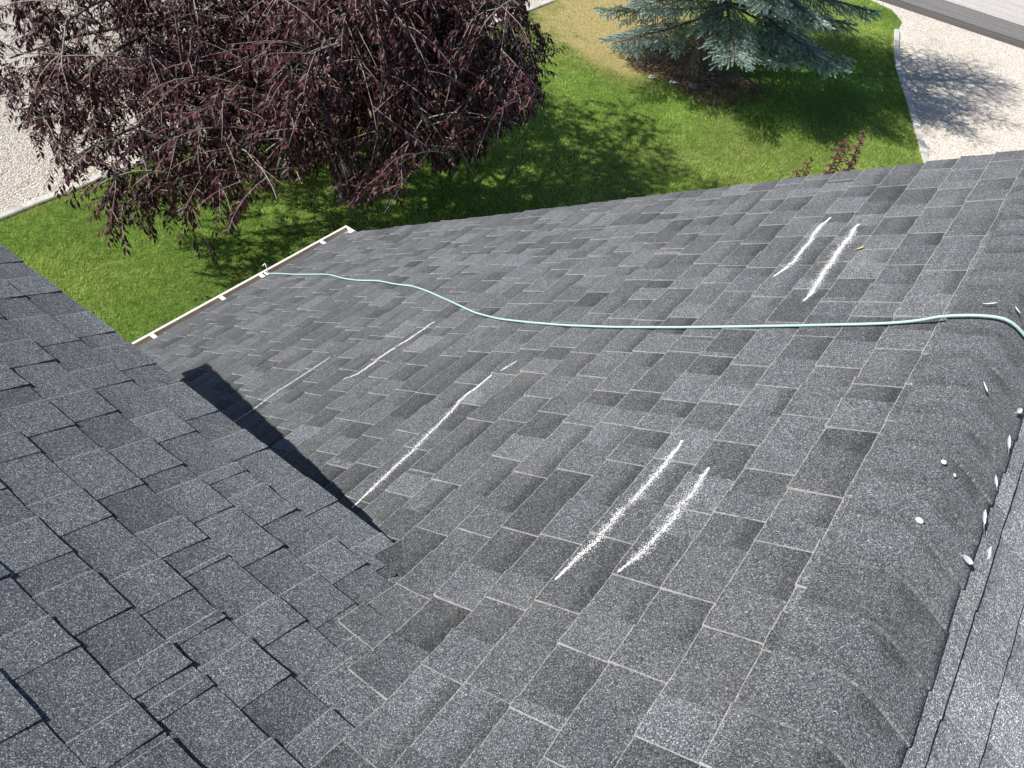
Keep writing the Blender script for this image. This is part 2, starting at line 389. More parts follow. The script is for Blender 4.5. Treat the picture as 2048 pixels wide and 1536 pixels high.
def new_tab(slope, f, a0, a1, s, e, proud, n=3, flip=False, lift=0.):
    t = Tab(); t.slope = slope; t.f = f; t.a0, t.a1, t.s, t.e, t.proud = a0, a1, s, e, float(proud); t.n = n; t.flip = flip
    t.hb = {'A': (.0098, .0056), 'B': (.0115, .0074), 'C': (.0165, .0145)}[slope][0 if proud else 1]+random.uniform(-.0008, .0012)+lift
    t.hm = t.hb*.5+.0022; t.hu = (.0036 if proud else .0008)+lift*.5
    t.j = [random.gauss(0, .0011) for _ in range(n+1)]; t.sk = random.gauss(0, .0014)
    t.curl = random.choice([0, 0, 0, 0, .002, .004]) if proud else 0
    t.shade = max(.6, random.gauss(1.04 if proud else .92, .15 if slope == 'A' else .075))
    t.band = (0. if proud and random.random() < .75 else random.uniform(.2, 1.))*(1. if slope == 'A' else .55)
    t.off = random.uniform(0, 3)
    t.mid = (f((a0+a1)/2, s-.5*e, 0)); t.area = 0
    # how large the tab shows from the camera
    c4 = [f(a0, s, 0), f(a1, s, 0), f(a1, s-e, 0), f(a0, s-e, 0)]
    pr = []
    for q in c4:
        d = Vector(q)-Vector((0, 0, H)); zf = d.dot(FWD)
        if zf < .2: return t
        pr.append((d.dot(RIGHT)/zf*1560+1024, d.dot(DOWN)/zf*1560+768))
    if any(-20 < x < 2068 and -20 < y < 1556 for x, y in pr):
        t.area = abs(sum(pr[i][0]*pr[(i+1) % 4][1]-pr[(i+1) % 4][0]*pr[i][1] for i in range(4)))/2
    return t
def fA(y, s, h):
    P = ptA(s, y, h)
    if P[0] > -.95 and y < Y_EAVE_B+.02: P = weave(P, h)
    return P
def fB(x, s, h):
    P = ptB(x, s, h)
    over = P[0]-valley_x(P[1])+.05
    if over > -.40: P = weave(P, h-.016*min(1., max(0., over/.06)))   # tucked under the main slope's courses
    return P
def fC(y, s, h): return ptC(s, y, h)
# main slope: 36 courses from the lip under the ridge cap down to the gutter
for k in range(N_A+1):
    s = S_LIP+k*EA; xm = ptA(s-.5*EA, 0)[0]
    ys = valley_y(xm)-(random.uniform(.10, .17) if k % 2 else random.uniform(.03, .09)) if xm > -.84 else .66
    y = ys; proud = random.random() < .5
    while y < RAKE:
        wdt = random.uniform(.085, .205) if random.random() > .06 else random.uniform(.02, .045)
        y1 = min(y+wdt, RAKE+random.uniform(-.006, .006))
        if RAKE-y1 < .05: y1 = RAKE+random.uniform(-.006, .006)
        tabs.append(new_tab('A', fA, y, y1, s, EA, proud, 3, True, (.007 if y < ys+.01 else .004) if y < ys+.33 and xm > -.84 else 0))
        y = y1; proud = not proud
        if y1 >= RAKE-.01: break
# upper slope: seams read course by course, the rest filled in
SEAMS = {0: 'D-2.668 W-2.493 D-2.331 W-2.243 D-2.084 W-1.938 D-1.736 W-1.602 D-1.485 W-1.293 D-1.154 W-0.967 D-0.856 W-0.809',
 1: 'D-2.654 W-2.501 D-2.306 W-2.127 D-2.01 W-1.81 D-1.667 W-1.469 D-1.42 W-1.34 D-1.189 W-1.024 D-0.891 W-0.706',
 2: 'W-2.352 D-2.206 W-2.004 D-1.861 W-1.692 D-1.536 W-1.457 D-1.3 W-1.286 D-1.085 W-0.948 D-0.801 W-0.721 D-0.582',
 3: 'D-2.089 W-1.995 D-1.842 W-1.704 D-1.507 W-1.34 D-1.227 W-1.151 D-1.136 W-0.947 D-0.837 W-0.676 D-0.495',
 4: 'W-1.876 D-1.76 W-1.568 D-1.424 W-1.226 D-1.09 W-0.994 D-0.964 W-0.882 D-0.734 W-0.599',
 5: 'W-1.515 D-1.358 W-1.271 D-1.119 W-0.982 D-0.899 W-0.86 D-0.819 W-0.632', 6: 'W-1.198 D-1.084 W-0.889 D-0.792 W-0.776', 7: 'D-0.964'}
for k in range(12):
    s = S_EAVE_B-k*EB
    sm = [(float(q[1:]), q[0]) for q in SEAMS.get(k, 'D-1.3').split()]
    xs = [sm[0]]
    while xs[0][0] > B_END+.2: xs.insert(0, (xs[0][0]-random.uniform(.1, .19), 'W' if xs[0][1] == 'D' else 'D'))
    ym = ptB(0, s-.5*EB)[1]; xe = valley_x(ym)+random.uniform(.09, .13)
    xs += sm[1:]
    while xs[-1][0] < xe-.06: xs.append((xs[-1][0]+random.uniform(.1, .19), 'W' if xs[-1][1] == 'D' else 'D'))
    xs = [(B_END+random.uniform(-.005, .005), 'W' if xs[0][1] == 'D' else 'D')]+xs
    for (x0, t0), (x1, t1) in zip(xs[:-1], xs[1:]):
        if x0 > xe: break
        tb = new_tab('B', fB, x0, min(x1, xe+.01), s, EB, t0 == 'W', 3)
        tb.curl *= .8; tabs.append(tb)
# far slope
for k in range(14):
    s = .238+k*EC; y = YB+random.uniform(0, .1); proud = k % 2 == 0
    while y < RAKE:
        y1 = min(y+random.uniform(.09, .21), RAKE)
        tabs.append(new_tab('C', fC, y, y1, s, EC, proud, 3)); y = y1; proud = not proud
tabs.sort(key=lambda t: -t.area)
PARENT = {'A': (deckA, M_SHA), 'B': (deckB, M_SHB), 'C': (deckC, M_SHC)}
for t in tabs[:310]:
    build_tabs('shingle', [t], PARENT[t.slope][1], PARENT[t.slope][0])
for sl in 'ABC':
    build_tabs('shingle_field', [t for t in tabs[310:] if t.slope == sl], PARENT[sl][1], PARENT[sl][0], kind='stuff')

# ridge: vent strip and bent cap shingles
def ridge_pt(q, y, h):
    """q: distance across the ridge measured along the slopes, left negative"""
    r = .036; z = ZR-TA*(math.sqrt((q*ca)**2+r*r)-r*.55)
    return np.array([XR+q*ca, y, z+h/ca*.95+H])
V = []; F = []; qs = np.linspace(-.15, .17, 13)
for y in (YB, RAKE-.02):
    for q in qs: V.append(ridge_pt(q, y, .004))
for i in range(12): F.append((i, i+1, 13+i+1, 13+i))
rv = keep(put('ridge_cap', mesh('ridge_cap', V, F), house, [M_DECK]))
CE = .157
yb = -.36
while yb < RAKE-.05:
    n = 12; L = min(CE*1.1, RAKE-yb+.004); qq = np.linspace(-.168+random.gauss(0, .003), .188+random.gauss(0, .003), n+1)
    V = []; UV = []; MM = []; off = random.uniform(0, 5); tw = random.gauss(0, .003)
    hv = ((0, .0150), (.45*L, .0115), (L, .0085))
    for dy, hh in hv:
        for i, q in enumerate(qq):
            hump = .0025*math.exp(-((q-.05)/.06)**2)*(1-dy/L)
            V.append(ridge_pt(q, yb+dy+(random.gauss(0, .0009) if dy == 0 else 0)+tw*q*8, hh+hump)); UV.append((q+.17, dy)); MM.append((q+off, dy+off*2))
    for i, q in enumerate(qq):
        V.append(ridge_pt(q, yb+tw*q*8, .0015)); UV.append((q+.17, -.002)); MM.append((q+off, off*2))
    m_ = n+1; F = []
    for r in range(2):
        for i in range(n): F.append((r*m_+i, r*m_+i+1, (r+1)*m_+i+1, (r+1)*m_+i))
    for i in range(n): F.append((3*m_+i, 3*m_+i+1, i+1, i))
    for e in (0, n):                       # long side edges down to the shingles
        base = len(V)
        for r, (dy, hh) in enumerate(hv): V.append(ridge_pt(qq[e], yb+dy, -.004)); UV.append((.02, dy)); MM.append((off, dy+off))
        for r in range(2):
            f = (r*m_+e, (r+1)*m_+e, base+r+1, base+r); F.append(f if e == 0 else f[::-1])
    me = bpy.data.meshes.new('ridge_cap_shingle'); me.from_pydata([tuple(v) for v in V], [], F)
    li = np.zeros(len(me.loops), np.int32); me.loops.foreach_get('vertex_index', li)
    me.uv_layers.new(name='tab').data.foreach_set('uv', np.array(UV, np.float32)[li].ravel())
    me.uv_layers.new(name='metric').data.foreach_set('uv', np.array(MM, np.float32)[li].ravel())
    a = me.color_attributes.new('tabinfo', 'FLOAT_COLOR', 'POINT'); sh = max(.75, random.gauss(.98, .09)); bnd = random.uniform(.5, 1.)
    info = np.array([(sh, bnd*min(1, max(0, (uv[0]-.16)/.05))*min(1, max(0, (.33-uv[0])/.06)), .36, 0.) for uv in UV], np.float32); a.data.foreach_set('color', info.ravel())
    me.polygons.foreach_set('use_smooth', [True]*(2*n)+[False]*(len(F)-2*n))
    put('ridge_cap_shingle', me, rv, [M_CAP]); yb += CE

# gutter along the main eave
XG0, XG1, ZG, YG0, YG1 = -4.485, -4.615, H-4.435, .7, 4.43
def extr(name, prof, y0, y1, mat, parent, closed=False):
    n = len(prof); V = [(x, y0, z) for x, z in prof]+[(x, y1, z) for x, z in prof]
    F = [(i, (i+1) % n, (i+1) % n+n, i+n) for i in range(n if closed else n-1)]
    if closed: F += [tuple(range(n))[::-1], tuple(range(n, 2*n))]
    return put(name, mesh(name, V, F), parent, [mat])
gut = keep(extr('gutter', [(XG0, ZG+.02), (XG0, ZG-.10), (XG0-.07, ZG-.10), (XG0-.085, ZG-.055), (XG1-.004, ZG-.02), (XG1-.004, ZG+.004), (XG1+.014, ZG+.004), (XG1+.014, ZG-.004), (XG1+.004, ZG-.012), (XG0-.078, ZG-.052), (XG0-.066, ZG-.094), (XG0-.004, ZG-.094), (XG0-.004, ZG+.02)], YG0, YG1, M_WHITE, house, True))
gut['label'] = 'white metal gutter along the main eave'
extr('gutter_silt', [(XG0-.005, ZG-.065), (XG0-.03, ZG-.055), (XG0-.06, ZG-.06), (XG0-.08, ZG-.05), (XG0-.08, ZG-.093), (XG0-.005, ZG-.093)], YG0, YG1-.01, M_TROUGH, gut, True)
extr('gutter_lining', [(XG1+.016, ZG-.006), (XG1+.007, ZG-.014), (XG0-.074, ZG-.050), (XG0-.072, ZG-.056), (XG1+.004, ZG-.018), (XG1+.0145, ZG-.010)], YG0, YG1-.004, M_TROUGH, gut, True)
put('end_cap', box_mesh('end_cap', XG1-.003, XG0, YG1-.002, YG1+.012, ZG-.10, ZG+.006), gut, [M_WHITE])
for y in (1.35, 2.30, 2.96, 3.385, 4.1):
    hg = put('hanger', box_mesh('hanger', XG1, XG0+.006, y-.016, y+.016, ZG-.004, ZG+.0045), gut, [M_WHITE])
for y in (2.30, 2.96, 3.385): put('hanger_clip', box_mesh('hanger_clip', XG0-.028, XG0+.004, y-.02, y+.02, ZG+.0045, ZG+.012), gut, [M_WHITE])
# fascia, rake boards, drip edges, walls
ea = ptA(S_EAVE_A, 0); eb = ptB(0, S_EAVE_B); ec = ptC(5.6, 0)
put('fascia', box_mesh('fascia', XG0+.003, XG0+.03, .7, RAKE-.03, ZG-.18, ZG+.012), house, [M_SOFFIT])
put('fascia', box_mesh('fascia', B_END+.03, -.9, eb[1]-.04, eb[1]-.018, eb[2]-.20, eb[2]-.03), house, [M_SOFFIT])
put('drip_edge', box_mesh('drip_edge', B_END+.02, -.88, eb[1]-.017, eb[1]-.010, eb[2]-.06, eb[2]-.012), house, [M_DRIP])
def rakeboard(p, q, y0, y1):
    V = []
    for P in (p, q):
        for y in (y0, y1):
            for dz in (-.22, -.055): V.append((P[0], y, P[2]+dz))
    F = [(0, 1, 3, 2), (4, 6, 7, 5), (0, 4, 5, 1), (2, 3, 7, 6), (1, 5, 7, 3), (0, 2, 6, 4)]
    put('rake_board', mesh('rake_board', V, F), house, [M_SOFFIT])
rakeboard(ptA((DA*sa-XR)/ca, 0), ptA(S_EAVE_A-.05, 0), RAKE-.055, RAKE-.03); rakeboard(ptC(0, 0), ptC(5.55, 0), RAKE-.055, RAKE-.03)
xl, xr_ = ea[0]+.35, ec[0]-.4; zl = ptA((DA*sa-xl)/ca, 0)[2]-.1; zrr = ptC((xr_-XR)/ca, 0)[2]-.1; zt = ZR+H-.1
V = []
for y in (-6.0, RAKE-.3): V += [(xl, y, 0), (xr_, y, 0), (xr_, y, zrr if y > 0 else 3.0), (XR, y, zt if y > 0 else 3.2), (xl, y, zl if y > 0 else 2.6)]
F = [(0, 1, 2, 3, 4), (9, 8, 7, 6, 5), (0, 5, 6, 1), (1, 6, 7, 2), (4, 9, 5, 0)]
put('gable_wall', mesh('gable_wall', V, F), house, [M_WALL])
put('upper_wall', box_mesh('upper_wall', B_END+.35, 5.6, -6.0, Y_EAVE_B-.42, .0, eb[2]-.02), house, [M_WALL])
put('back_roof_slope', mesh('back_roof_slope', [ptB(B_END, -2.4, -.012), ptB(6, -2.4, -.012), (6, -6.5, 5.2), (B_END, -6.5, 5.2)], [(0, 1, 2, 3)]), house, [M_DECK])

# ------------------------------------------------------------------ things lying on the roof
def roof_h(x, y, lift=0.):
    """top of the shingles under a point, in world z"""
    if x < .142: return np.array([x, y, ZA0+TA*x+H])+np.array([-sa, 0, ca])*(.010+lift)
    q = (x-XR)/ca
    if q < .20: return ridge_pt(q, y, .021+lift)
    return np.array([x, y, ZR-(x-XR)*TA+H])+np.array([sa, 0, ca])*(.011+lift)
HOSE = [(-4.56, 3.42), (-4.43, 3.405), (-4.26, 3.381), (-3.95, 3.345), (-3.622, 3.299), (-3.38, 3.22), (-3.158, 3.156), (-2.95, 3.13), (-2.755, 3.077), (-2.56, 3.03), (-2.395, 2.951), (-2.087, 2.804), (-1.797, 2.647), (-1.59, 2.574), (-1.395, 2.539), (-1.195, 2.512), (-0.949, 2.498), (-0.695, 2.5), (-0.508, 2.508), (-0.257, 2.522), (-0.035, 2.537), (0.11, 2.557), (0.2, 2.57), (0.234, 2.569), (0.277, 2.559), (0.33, 2.572), (0.383, 2.575), (0.453, 2.55), (.56, 2.50), (.7, 2.44), (.95, 2.4), (1.3, 2.44)]
d = np.r_[0, np.cumsum(np.hypot(*np.diff(np.array(HOSE), axis=0).T))]; tt = np.linspace(0, d[-1], 260)
hx = np.interp(tt, d, np.array(HOSE)[:, 0]); hy = np.interp(tt, d, np.array(HOSE)[:, 1])
for _ in range(4):
    hx[1:-1] = (hx[:-2]+2*hx[1:-1]+hx[2:])/4; hy[1:-1] = (hy[:-2]+2*hy[1:-1]+hy[2:])/4
hy += .006*np.sin(tt*9.)*np.clip((3-tt)/1., 0, 1)
HR = .0054
HP = np.array([roof_h(x, y, HR-.001) for x, y in zip(hx, hy)])
hz = HP[:, 2].copy()
for _ in range(12): hz[1:-1] = np.maximum(HP[1:-1, 2], (hz[:-2]+2*hz[1:-1]+hz[2:])/4)
HP[:, 2] = hz
hose_root = keep(tag(empty('garden_hose', tuple(HP[0])), 'thin mint green garden hose snaking across the roof from the gutter over the ridge', 'hose'))
T = Tubes(8); T.add(HP, HR); put('hose_tube', T.mesh('hose_tube'), hose_root, [M_HOSE])
T = Tubes(8); e0 = HP[0]; T.add([e0+np.array([.055, -.004, .030]), e0+np.array([.02, 0, .004]), e0+np.array([-.012, .004, .0])], [.009, .010, .009]); put('hose_end', T.mesh('hose_end'), hose_root, [M_WHITE])
T = Tubes(6); T.add([e0+np.array([-.01, .03, -.02]), e0+np.array([-.02, .034, .04]), e0+np.array([-.035, .03, .075]), e0+np.array([-.05, .02, .05])], .005); put('hook', T.mesh('hook'), hose_root, [M_WHITE])

# chalk streaks: loose grains rubbed onto the shingles
CHALK = [([(-2.385, 1.40), (-2.381, 1.571), (-2.395, 1.786), (-2.377, 2.136)], .0065, 'thin white chalk streak running into the shadow by the upper eave'),
 ([(-2.059, 1.93), (-2.026, 2.001), (-2.015, 2.264), (-1.995, 2.555)], .011, 'white chalk streak below the hose, second nearest the gutter'),
 ([(-1.208, 1.15), (-1.216, 1.245), (-1.229, 1.464), (-1.248, 1.65), (-1.283, 1.871), (-1.275, 2.07)], .013, 'longest white chalk streak, ending at the tip of the upper eave shadow'),
 ([(-1.252, 2.102), (-1.232, 2.191)], .008, 'short white chalk dash just beyond the longest streak'),
 ([(-0.37, 1.088), (-0.365, 1.192), (-0.35, 1.284), (-0.345, 1.446), (-0.334, 1.626), (-0.341, 1.76)], .016, 'broad white chalk streak, left of the near pair'),
 ([(-0.239, 1.168), (-0.221, 1.265), (-0.209, 1.397), (-0.208, 1.535), (-0.214, 1.649)], .016, 'broad white chalk streak, right of the near pair toward the ridge'),
 ([(-0.494, 2.982), (-0.467, 3.13), (-0.472, 3.236), (-0.483, 3.433), (-0.48, 3.629)], .014, 'white chalk streak above the hose, left of the far pair'),
 ([(-0.308, 2.739), (-0.313, 2.895), (-0.325, 3.086), (-0.329, 3.292), (-0.337, 3.516)], .018, 'white chalk streak above the hose, right of the far pair toward the ridge')]
tabsA = [t for t in tabs if t.slope == 'A']
def top_A(s, y):
    k = int(math.ceil((s-S_LIP)/EA)); return k
import collections
grid = collections.defaultdict(list)
for t in tabsA: grid[round((t.s-S_LIP)/EA)].append(t)
def height_A(s, y):
    k = int(math.ceil((s-S_LIP)/EA-1e-6))
    for t in grid[k]:
        if t.a0 <= y < t.a1:
            v = (t.s-s)/EA
            u = abs((y-t.a0)/(t.a1-t.a0)-.5)*2; cu = t.curl*(.111 if u < .333 else .111+(u-.333)/.667*.889)
            return t.hb+cu+(t.hm-t.hb-cu)*v/.5 if v < .5 else t.hm+(t.hu-t.hm)*(v-.5)/.57
    return .008
for path, wd, lab in CHALK:
    P = np.array(path); dd = np.r_[0, np.cumsum(np.hypot(*np.diff(P, axis=0).T))]; Ln = dd[-1]
    wd *= .85; n = int(Ln*wd*2/(.0026**2)*1.05); V = []; F = []
    t_ = rng.uniform(0, Ln, n); x = np.interp(t_, dd, P[:, 0]); y = np.interp(t_, dd, P[:, 1])
    taper = np.clip(np.minimum(t_, Ln-t_)/(.12*Ln+.02), .25, 1); off_ = rng.normal(0, 1, n)*rng.uniform(.15, .95, n)*wd*taper+ (vnoise(t_, 0*t_, 14, 3)-.5)*wd*.8
    ok = vnoise(t_, off_*30, 40, 8) > .09
    for xx, yy in zip(x[ok]+off_[ok]*ca, y[ok]):
        s = (DA*sa-xx)/ca; h = height_A(s, yy)+.0006; c = ptA(s, yy, h); r = random.uniform(.0008, .0019); a = random.uniform(0, 6.28); b = len(V)
        e1 = np.array([-ca, 0, -sa]); e2 = np.array([0, 1., 0]); nn = np.array([-sa, 0, ca])
        for q in range(3): V.append(c+r*(math.cos(a+q*2.1)*e1+math.sin(a+q*2.1)*e2)-nn*.0006)
        V.append(c+nn*r*.5); F += [(b, b+1, b+3), (b+1, b+2, b+3), (b+2, b, b+3)]
    tag(put('chalk_streak', mesh('chalk_streak', V, F), None, [M_CHALK]), lab, 'chalk mark', 'chalk streaks on the main roof slope')

def flat_leaf(name, x, y, ln, wd, rot, mat, label, cat, group, stem=True):
    """a curled little leaf with thickness"""
    V = []; F = []; n = 6
    for side in (0, 1):
        for i in range(n+1):
            t = i/n; ww = wd*math.sin(math.pi*min(1, t*.93+.05))**.8*random.uniform(.8, 1.15)
            for j in (-1, 0, 1):
                u = (t-.5)*ln; v_ = j*ww*.5
                X = x+(u*math.cos(rot)-v_*math.sin(rot)); Y = y+(u*math.sin(rot)+v_*math.cos(rot))
                V.append(roof_h(X, Y, .002+.004*abs(j)+.005*t*t-(.0012 if side else 0)))
    m_ = 3*(n+1)
    for i in range(n):
        for j in range(2):
            a = i*3+j; F.append((a, a+1, a+4, a+3)); F.append((m_+a, m_+a+3, m_+a+4, m_+a+1))
    if stem:
        b = len(V)
        for q, r in ((-.5, .0016), (-.85, .0009)):
            for j in (-1, 1): V.append(roof_h(x+q*ln*math.cos(rot)-j*r*math.sin(rot), y+q*ln*math.sin(rot)+j*r*math.cos(rot), .004))
        F.append((b, b+1, b+3, b+2))
    return tag(put(name, mesh(name, V, F, True), None, [mat]), label, cat, group)
LV = [(.437, 2.392, .05, .020, 1.9, 'pale dried leaf at the picture edge, farthest of the row beside the ridge cap'), (.427, 2.237, .034, .018, 1.2, 'pale dried leaf, second farthest of the row beside the ridge cap'),
 (.429, 2.080, .046, .020, 1.9, 'pale dried leaf, third farthest of the row beside the ridge cap'), (.431, 1.900, .030, .018, 2.2, 'small pale dried leaf midway along the row beside the ridge cap'),
 (.434, 1.752, .042, .019, 1.9, 'slim pale dried leaf just above the one lying past the ridge cap edge'), (.474, 1.698, .046, .021, 1.7, 'pale dried leaf lying past the ridge cap edge on the narrow strip'),
 (.430, 1.581, .034, .026, .3, 'roundish pale leaf with a stem, nearest of the row beside the ridge cap')]
for x, y, ln, wd, r, lab in LV: flat_leaf('dried_leaf', x, y, ln*.92, wd*.75, r, M_PALELEAF, lab, 'leaf', 'pale leaves along the ridge cap')
flat_leaf('yellow_leaf', -.25, 3.211, .028, .012, .4, M_YLEAF, 'small yellowish leaf beside the far pair of chalk streaks', 'leaf', None)
def splat(x, y, r, label):
    V = []; F = []; n = 14
    V.append(roof_h(x, y, .0012))
    for i in range(n):
        a = i*2*math.pi/n; rr = r*random.uniform(.35, 1.3); V.append(roof_h(x+rr*math.cos(a), y+rr*math.sin(a), .0006))
    for i in range(n):
        a = i*2*math.pi/n; V.append(roof_h(x+r*1.2*math.cos(a), y+r*1.2*math.sin(a), -.003))
    for i in range(n): F.append((0, 1+i, 1+(i+1) % n)); F.append((1+i, 1+n+i, 1+n+(i+1) % n, 1+(i+1) % n))
    tag(put('dropping', mesh('dropping', V, F, True), None, [M_SPLAT]), label, 'splat', 'pale spots on the ridge cap')
splat(.288, 1.795, .006, 'small cream spot on the ridge cap, middle of three')
splat(.290, 1.558, .008, 'largest cream spot on the ridge cap, nearest the camera')
splat(.325, 1.779, .0035, 'tiny cream speck on the ridge cap beside the middle spot')
flat_leaf('pale_sliver', .308, 2.175, .045, .007, -1.1, M_PALELEAF, 'thin pale sliver lying on the ridge cap between hose and leaves', 'debris', None, False)
flat_leaf('pale_sliver', .308, 2.651, .035, .008, -.9, M_PALELEAF, 'pale sliver on the ridge cap above the hose, right one of two', 'debris', None, False)
flat_leaf('pale_sliver', .23, 2.650, .038, .008, .1, M_PALELEAF, 'pale sliver on the ridge cap above the hose, left one of two', 'debris', None, False)

# ------------------------------------------------------------------ plum tree
def project(P):
    P = np.asarray(P)-np.array([0, 0, H]); zf = P@np.array(FWD)
    return P@np.array(RIGHT)/zf*1560+1024, P@np.array(DOWN)/zf*1560+768
def grow(p, d, length, droop, nseg, wob=.08):
    P = [np.array(p, float)]; d = np.array(d, float); d /= np.linalg.norm(d); st = length/nseg
    for i in range(nseg):
        d = d+np.array([0, 0, -droop*st])+rng.normal(0, wob, 3)*math.sqrt(st); d /= np.linalg.norm(d); P.append(P[-1]+d*st)
    return np.array(P)
def leaf_cloud(base, dirs, sides, ln, wd, colr):
    """folded, drooping leaves; each 4 triangles"""
    n = len(base); dirs = dirs/np.linalg.norm(dirs, axis=1)[:, None]
    S = np.cross(dirs, sides); S /= np.linalg.norm(S, axis=1)[:, None]+1e-9; N = np.cross(S, dirs)
    ln = ln[:, None]; wd = wd[:, None]; dn = np.array([[0, 0, -1.]])
    mid = base+dirs*ln*.5+dn*ln*.04; tip = base+dirs*ln*.95+dn*ln*.22
    Lf = base+dirs*ln*.48+S*wd*.5+N*wd*.22+dn*ln*.04; Rt = base+dirs*ln*.48-S*wd*.5+N*wd*.22+dn*ln*.04
    V = np.stack([base, Lf, mid, Rt, tip], 1).reshape(-1, 3)
    o = np.arange(n)[:, None]*5
    tri = np.concatenate([o+np.array([[0, 2, 1]]), o+np.array([[0, 3, 2]]), o+np.array([[1, 2, 4]]), o+np.array([[2, 3, 4]])], 1).reshape(-1)
    C = np.repeat(colr, 5, 0)
    return V, tri, C
PT = np.array([-8.0, 7.8, 0.])
OUTLINE = [(-400, -900), (-400, 190), (10, 225), (35, 300), (100, 345), (85, 400), (120, 430), (140, 500), (300, 510), (335, 555), (455, 550), (470, 455), (560, 385), (650, 350), (680, 425), (800, 405), (830, 345), (965, 345), (985, 285), (1025, 265), (1090, 215), (1150, 120), (1130, 55), (1065, 30), (1050, -900)]
plum = keep(tag(empty('plum_tree', tuple(PT)), 'large drooping purple leaved tree on the lawn beside the gutter', 'tree'))
T = Tubes(10)
trunk = np.array([PT+np.array(q) for q in [(0.03, -.02, -.05), (0.02, 0, .12), (.0, .0, .5), (-.02, .03, 1.1), (-.01, .04, 1.8), (.02, .05, 2.6), (.0, .0, 3.6), (-.05, .03, 4.8), (-.02, .02, 6.2)]])
T.add(trunk, [.25, .185, .155, .14, .13, .12, .095, .06, .02])
for a in (0.4, 1.9, 3.3, 4.8): T.add([PT+np.array([.05*math.cos(a), .05*math.sin(a), .25]), PT+np.array([.2*math.cos(a), .2*math.sin(a), .07]), PT+np.array([.36*math.cos(a), .36*math.sin(a), .0])], [.09, .07, .02])
put('trunk', T.mesh('trunk'), plum, [M_BARK])
limbs = Tubes(6); twigs = Tubes(4)
LB, LD, LS, LL, LW = [], [], [], [], []
ncut = 0
nl = 46
for i in range(nl+11):
    ex = i >= nl; h = 1.55+ (i/nl)**1.25*4.3; az = i*2.39996+.6
    if ex: h = random.uniform(1.9, 3.3); az = -.77+random.uniform(-1.0, 1.0)
    p = np.array([np.interp(h, trunk[:, 2], trunk[:, 0]), np.interp(h, trunk[:, 2], trunk[:, 1]), h])
    f = i/nl if not ex else .25; ln = 4.4*(1-.15*f) if f < .5 else 4.2*(1-.75*(f-.5)/.5)*.95
    el = .22+.95*f
    L = grow(p, (math.cos(az)*math.cos(el), math.sin(az)*math.cos(el), math.sin(el)), ln, .20, 12, .10)
    x_, y_ = project(L); bad = np.nonzero(~inside(x_, y_, OUTLINE))[0]; bad = bad[bad > 2]
    if len(bad): L = L[:max(4, bad[0]-1)]; ln = ln*(len(L)-1)/12
    limbs.add(L, np.linspace(.055*(1-.4*f), .010, len(L)))
    ns = int(ln*(6.2 if f < .55 else 3.2))
    for j in range(ns):
        t = .18+.82*(j+random.random())/ns; q = t*(len(L)-1); a = int(min(q, len(L)-2)); b0 = L[a]+(L[a+1]-L[a])*(q-a); dr = L[a+1]-L[a]; dr /= np.linalg.norm(dr)
        sd_ = np.cross(dr, rng.normal(0, 1, 3)); sd_ /= np.linalg.norm(sd_)
        l2 = random.uniform(.7, 1.5)*(1.1-.35*t)
        S2 = grow(b0, dr*.65+sd_*.9+np.array([0, 0, .15]), l2, .8, 7, .18)
        x_, y_ = project(S2)
        if inside(x_, y_, OUTLINE).mean() < .8: ncut += 1; continue
        twigs.add(S2, np.linspace(.0075, .003, len(S2)))
        nt_ = random.randint(6, 9)
        for k in range(nt_+1):
            if k == nt_: c0 = S2[-2]; d3 = S2[-1]-S2[-2]; l3 = random.uniform(.25, .5)
            else:
                q3 = random.uniform(.15, 1)*(len(S2)-1); a3 = int(min(q3, len(S2)-2)); c0 = S2[a3]+(S2[a3+1]-S2[a3])*(q3-a3)
                s3 = rng.normal(0, 1, 3); d3 = (S2[a3+1]-S2[a3])/l2*7*.5+s3*.7+np.array([0, 0, -.1]); l3 = random.uniform(.25, .75)
            d3 = d3/np.linalg.norm(d3); W = grow(c0, d3, l3, 1.1, 5, .25)
            x_, y_ = project(W)
            if inside(x_, y_, OUTLINE).mean() < .99: ncut += 1; continue
            if W[:, 2].min() < .5: continue
            twigs.add(W, np.linspace(.0040, .0016, len(W)))
            nlv = int(l3/(.026 if f < .55 else .045)); tq = (np.arange(nlv)+rng.uniform(.2, .8, nlv))/nlv*(len(W)-1.001); tq = .12*(len(W)-1)+.88*tq
            tq = np.minimum(tq, len(W)-1.001); ai = tq.astype(int); fr = (tq-ai)[:, None]
            base = W[ai]*(1-fr)+W[ai+1]*fr; dr3 = W[ai+1]-W[ai]; dr3 /= np.linalg.norm(dr3, axis=1)[:, None]
            sdv = np.cross(dr3, np.array([[.2, .1, 1.]])); sdv /= np.linalg.norm(sdv, axis=1)[:, None]+1e-9
            sg = np.where(np.arange(nlv) % 2 == 0, 1., -1.)[:, None]
            LB.append(base); LD.append(dr3*.55+sdv*sg*.75+rng.normal(0, .28, (nlv, 3))+np.array([[0, 0, -.35]])); LS.append(np.tile([[0, 0, 1.]], (nlv, 1))+rng.normal(0, .35, (nlv, 3)))
            LL.append(rng.uniform(.062, .102, nlv)); LW.append(rng.uniform(.026, .039, nlv))
LB, LD, LS, LL, LW = map(np.concatenate, (LB, LD, LS, LL, LW))
nL = len(LB); r = rng.uniform(0, 1, nL)[:, None]
cl = np.array([[.020, .008, .010]])*(1-r)+np.array([[.062, .013, .019]])*r
cl = np.where(rng.uniform(0, 1, (nL, 1)) < .06, np.array([[.095, .030, .032]]), cl)
V, tri, C = leaf_cloud(LB, LD, LS, LL, LW, cl)
crown = put('crown', fast_mesh('crown', V, tri, np.arange(len(tri)//3)*3, C), plum, [M_LEAF])
put('limb', limbs.mesh('limb'), plum, [M_BARK]); put('twig', twigs.mesh('twig'), plum, [M_TWIG])
